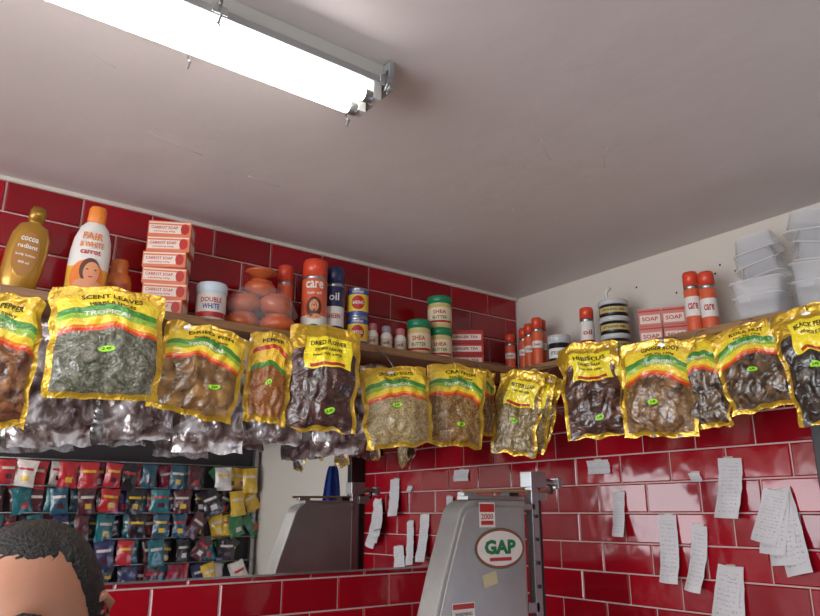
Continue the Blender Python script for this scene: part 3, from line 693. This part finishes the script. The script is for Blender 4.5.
vs=[hv(i,j) for j in range(NB+1) for i in range(NA)]
mb.add(vs,fs,0,xf=tilt); mb.build('hair',[hairm],parent=man)
def skinned(pts,edges,rootv,lev=2):
    me=bpy.data.meshes.new('b'); me.from_pydata([p[:3] for p in pts],edges,[]); o=bpy.data.objects.new('b',me); sc.collection.objects.link(o)
    md=o.modifiers.new('s','SKIN'); 
    for i,p in enumerate(pts):
        sv=me.skin_vertices[0].data[i]; sv.radius=(p[3],p[4] if len(p)>4 else p[3]); sv.use_root=(i==rootv)
    ss=o.modifiers.new('ss','SUBSURF'); ss.levels=lev; ss.render_levels=lev
    bpy.context.view_layer.update()
    res=bpy.data.meshes.new_from_object(o.evaluated_get(bpy.context.evaluated_depsgraph_get())); bpy.data.objects.remove(o); return res
pts=[(0,0,.84,.13,.10),(0,.0,1.02,.125,.10),(0,.01,1.2,.15,.105),(0,.015,1.29,.09,.07),(0,.01,1.35,.052,.052),(0,0,1.40,.05,.05)]
edges=[(0,1),(1,2),(2,3),(3,4),(4,5)]
for s in (1,-1):
    b=len(pts)
    pts+=[(s*.16,.015,1.265,.06,.06),(s*.215,.02,1.05,.042,.042),(s*.225,-.05,.84,.030,.028),(s*.225,-.06,.80,.024,.02)]
    edges+=[(3,b),(b,b+1),(b+1,b+2),(b+2,b+3)]
    b=len(pts)
    pts+=[(s*.09,0,.74,.085,.085),(s*.095,-.01,.44,.055,.055),(s*.10,.02,.10,.038,.038),(s*.105,-.13,.035,.03,.028)]
    edges+=[(0,b),(b,b+1),(b+1,b+2),(b+2,b+3)]
me=skinned(pts,edges,0); me.name='body'
for m in (mat('grey_shirt',rgb(60,62,72),.8,vary=.1),mat('dark_trousers',rgb(30,32,40),.8),skin,blackp): me.materials.append(m)
for p in me.polygons:
    c=p.center; p.use_smooth=True
    p.material_index=3 if c.z<.09 else (1 if (c.z<.86 and abs(c.x)<.18) else (2 if (c.z>1.34 or (abs(c.x)>.18 and c.z<.84)) else 0))
o=bpy.data.objects.new('body',me); sc.collection.objects.link(o); o.parent=man
for s in (1,-1):
    hp=[(0,0,0,.022,.014),(0,-.005,-.04,.036,.014),(0,-.008,-.08,.038,.013)]; he=[(0,1),(1,2)]
    for q,(fx,l) in enumerate(((-.028,.068),(-.010,.078),(.010,.073),(.027,.058))):
        b=len(hp); hp+=[(fx,-.01,-.09,.009),(fx*1.1,-.018,-.09-l*.5,.0085),(fx*1.1,-.034,-.09-l*.95,.007)]; he+=[(2,b),(b,b+1),(b+1,b+2)]
    b=len(hp); hp+=[(-.036,-.012,-.035,.012),(-.05,-.022,-.065,.010),(-.052,-.03,-.092,.0085)]; he+=[(1,b),(b,b+1),(b+1,b+2)]
    me=skinned(hp,he,0,2); me.materials.append(skin)
    for p in me.polygons: p.use_smooth=True
    o=bpy.data.objects.new('hand',me); sc.collection.objects.link(o); o.parent=man; o.location=(s*.225,-.06,.81); o.rotation_euler=(-.2,0,s*1.2)

# ------------------------------------------------------------------ lights
def area(name,loc,rot,sx,sy,pw,col):
    l=bpy.data.lights.new(name,'AREA'); l.shape='RECTANGLE'; l.size=sx; l.size_y=sy; l.energy=pw; l.color=col
    o=bpy.data.objects.new(name,l); sc.collection.objects.link(o); o.location=loc; o.rotation_euler=rot; return o
area('entrance_fill',(-4.45,-1.8,1.45),(0,-math.pi/2,0),1.6,2.7,105,(.92,.96,1))  # area fill added to stand in for daylight at the unseen entrance
area('cool_ceiling_fill',(.42,-2.4,1.1),(0,math.pi/2+.5,0),1.2,.9,8,(.6,.7,1))  # cool fill added inside the alcove to tint the ceiling; no door there
w=bpy.data.worlds.new('w'); sc.world=w; w.use_nodes=True; w.node_tree.nodes['Background'].inputs[0].default_value=(.7,.8,1,1); w.node_tree.nodes['Background'].inputs[1].default_value=.6

cam=bpy.data.cameras.new('camera'); cam.sensor_width=36; cam.lens=31.61; cam.clip_start=.02
co=bpy.data.objects.new('camera',cam); sc.collection.objects.link(co); co.location=CAM
co.rotation_euler=(math.radians(90+15.9),0,math.radians(53.2-90)); sc.camera=co
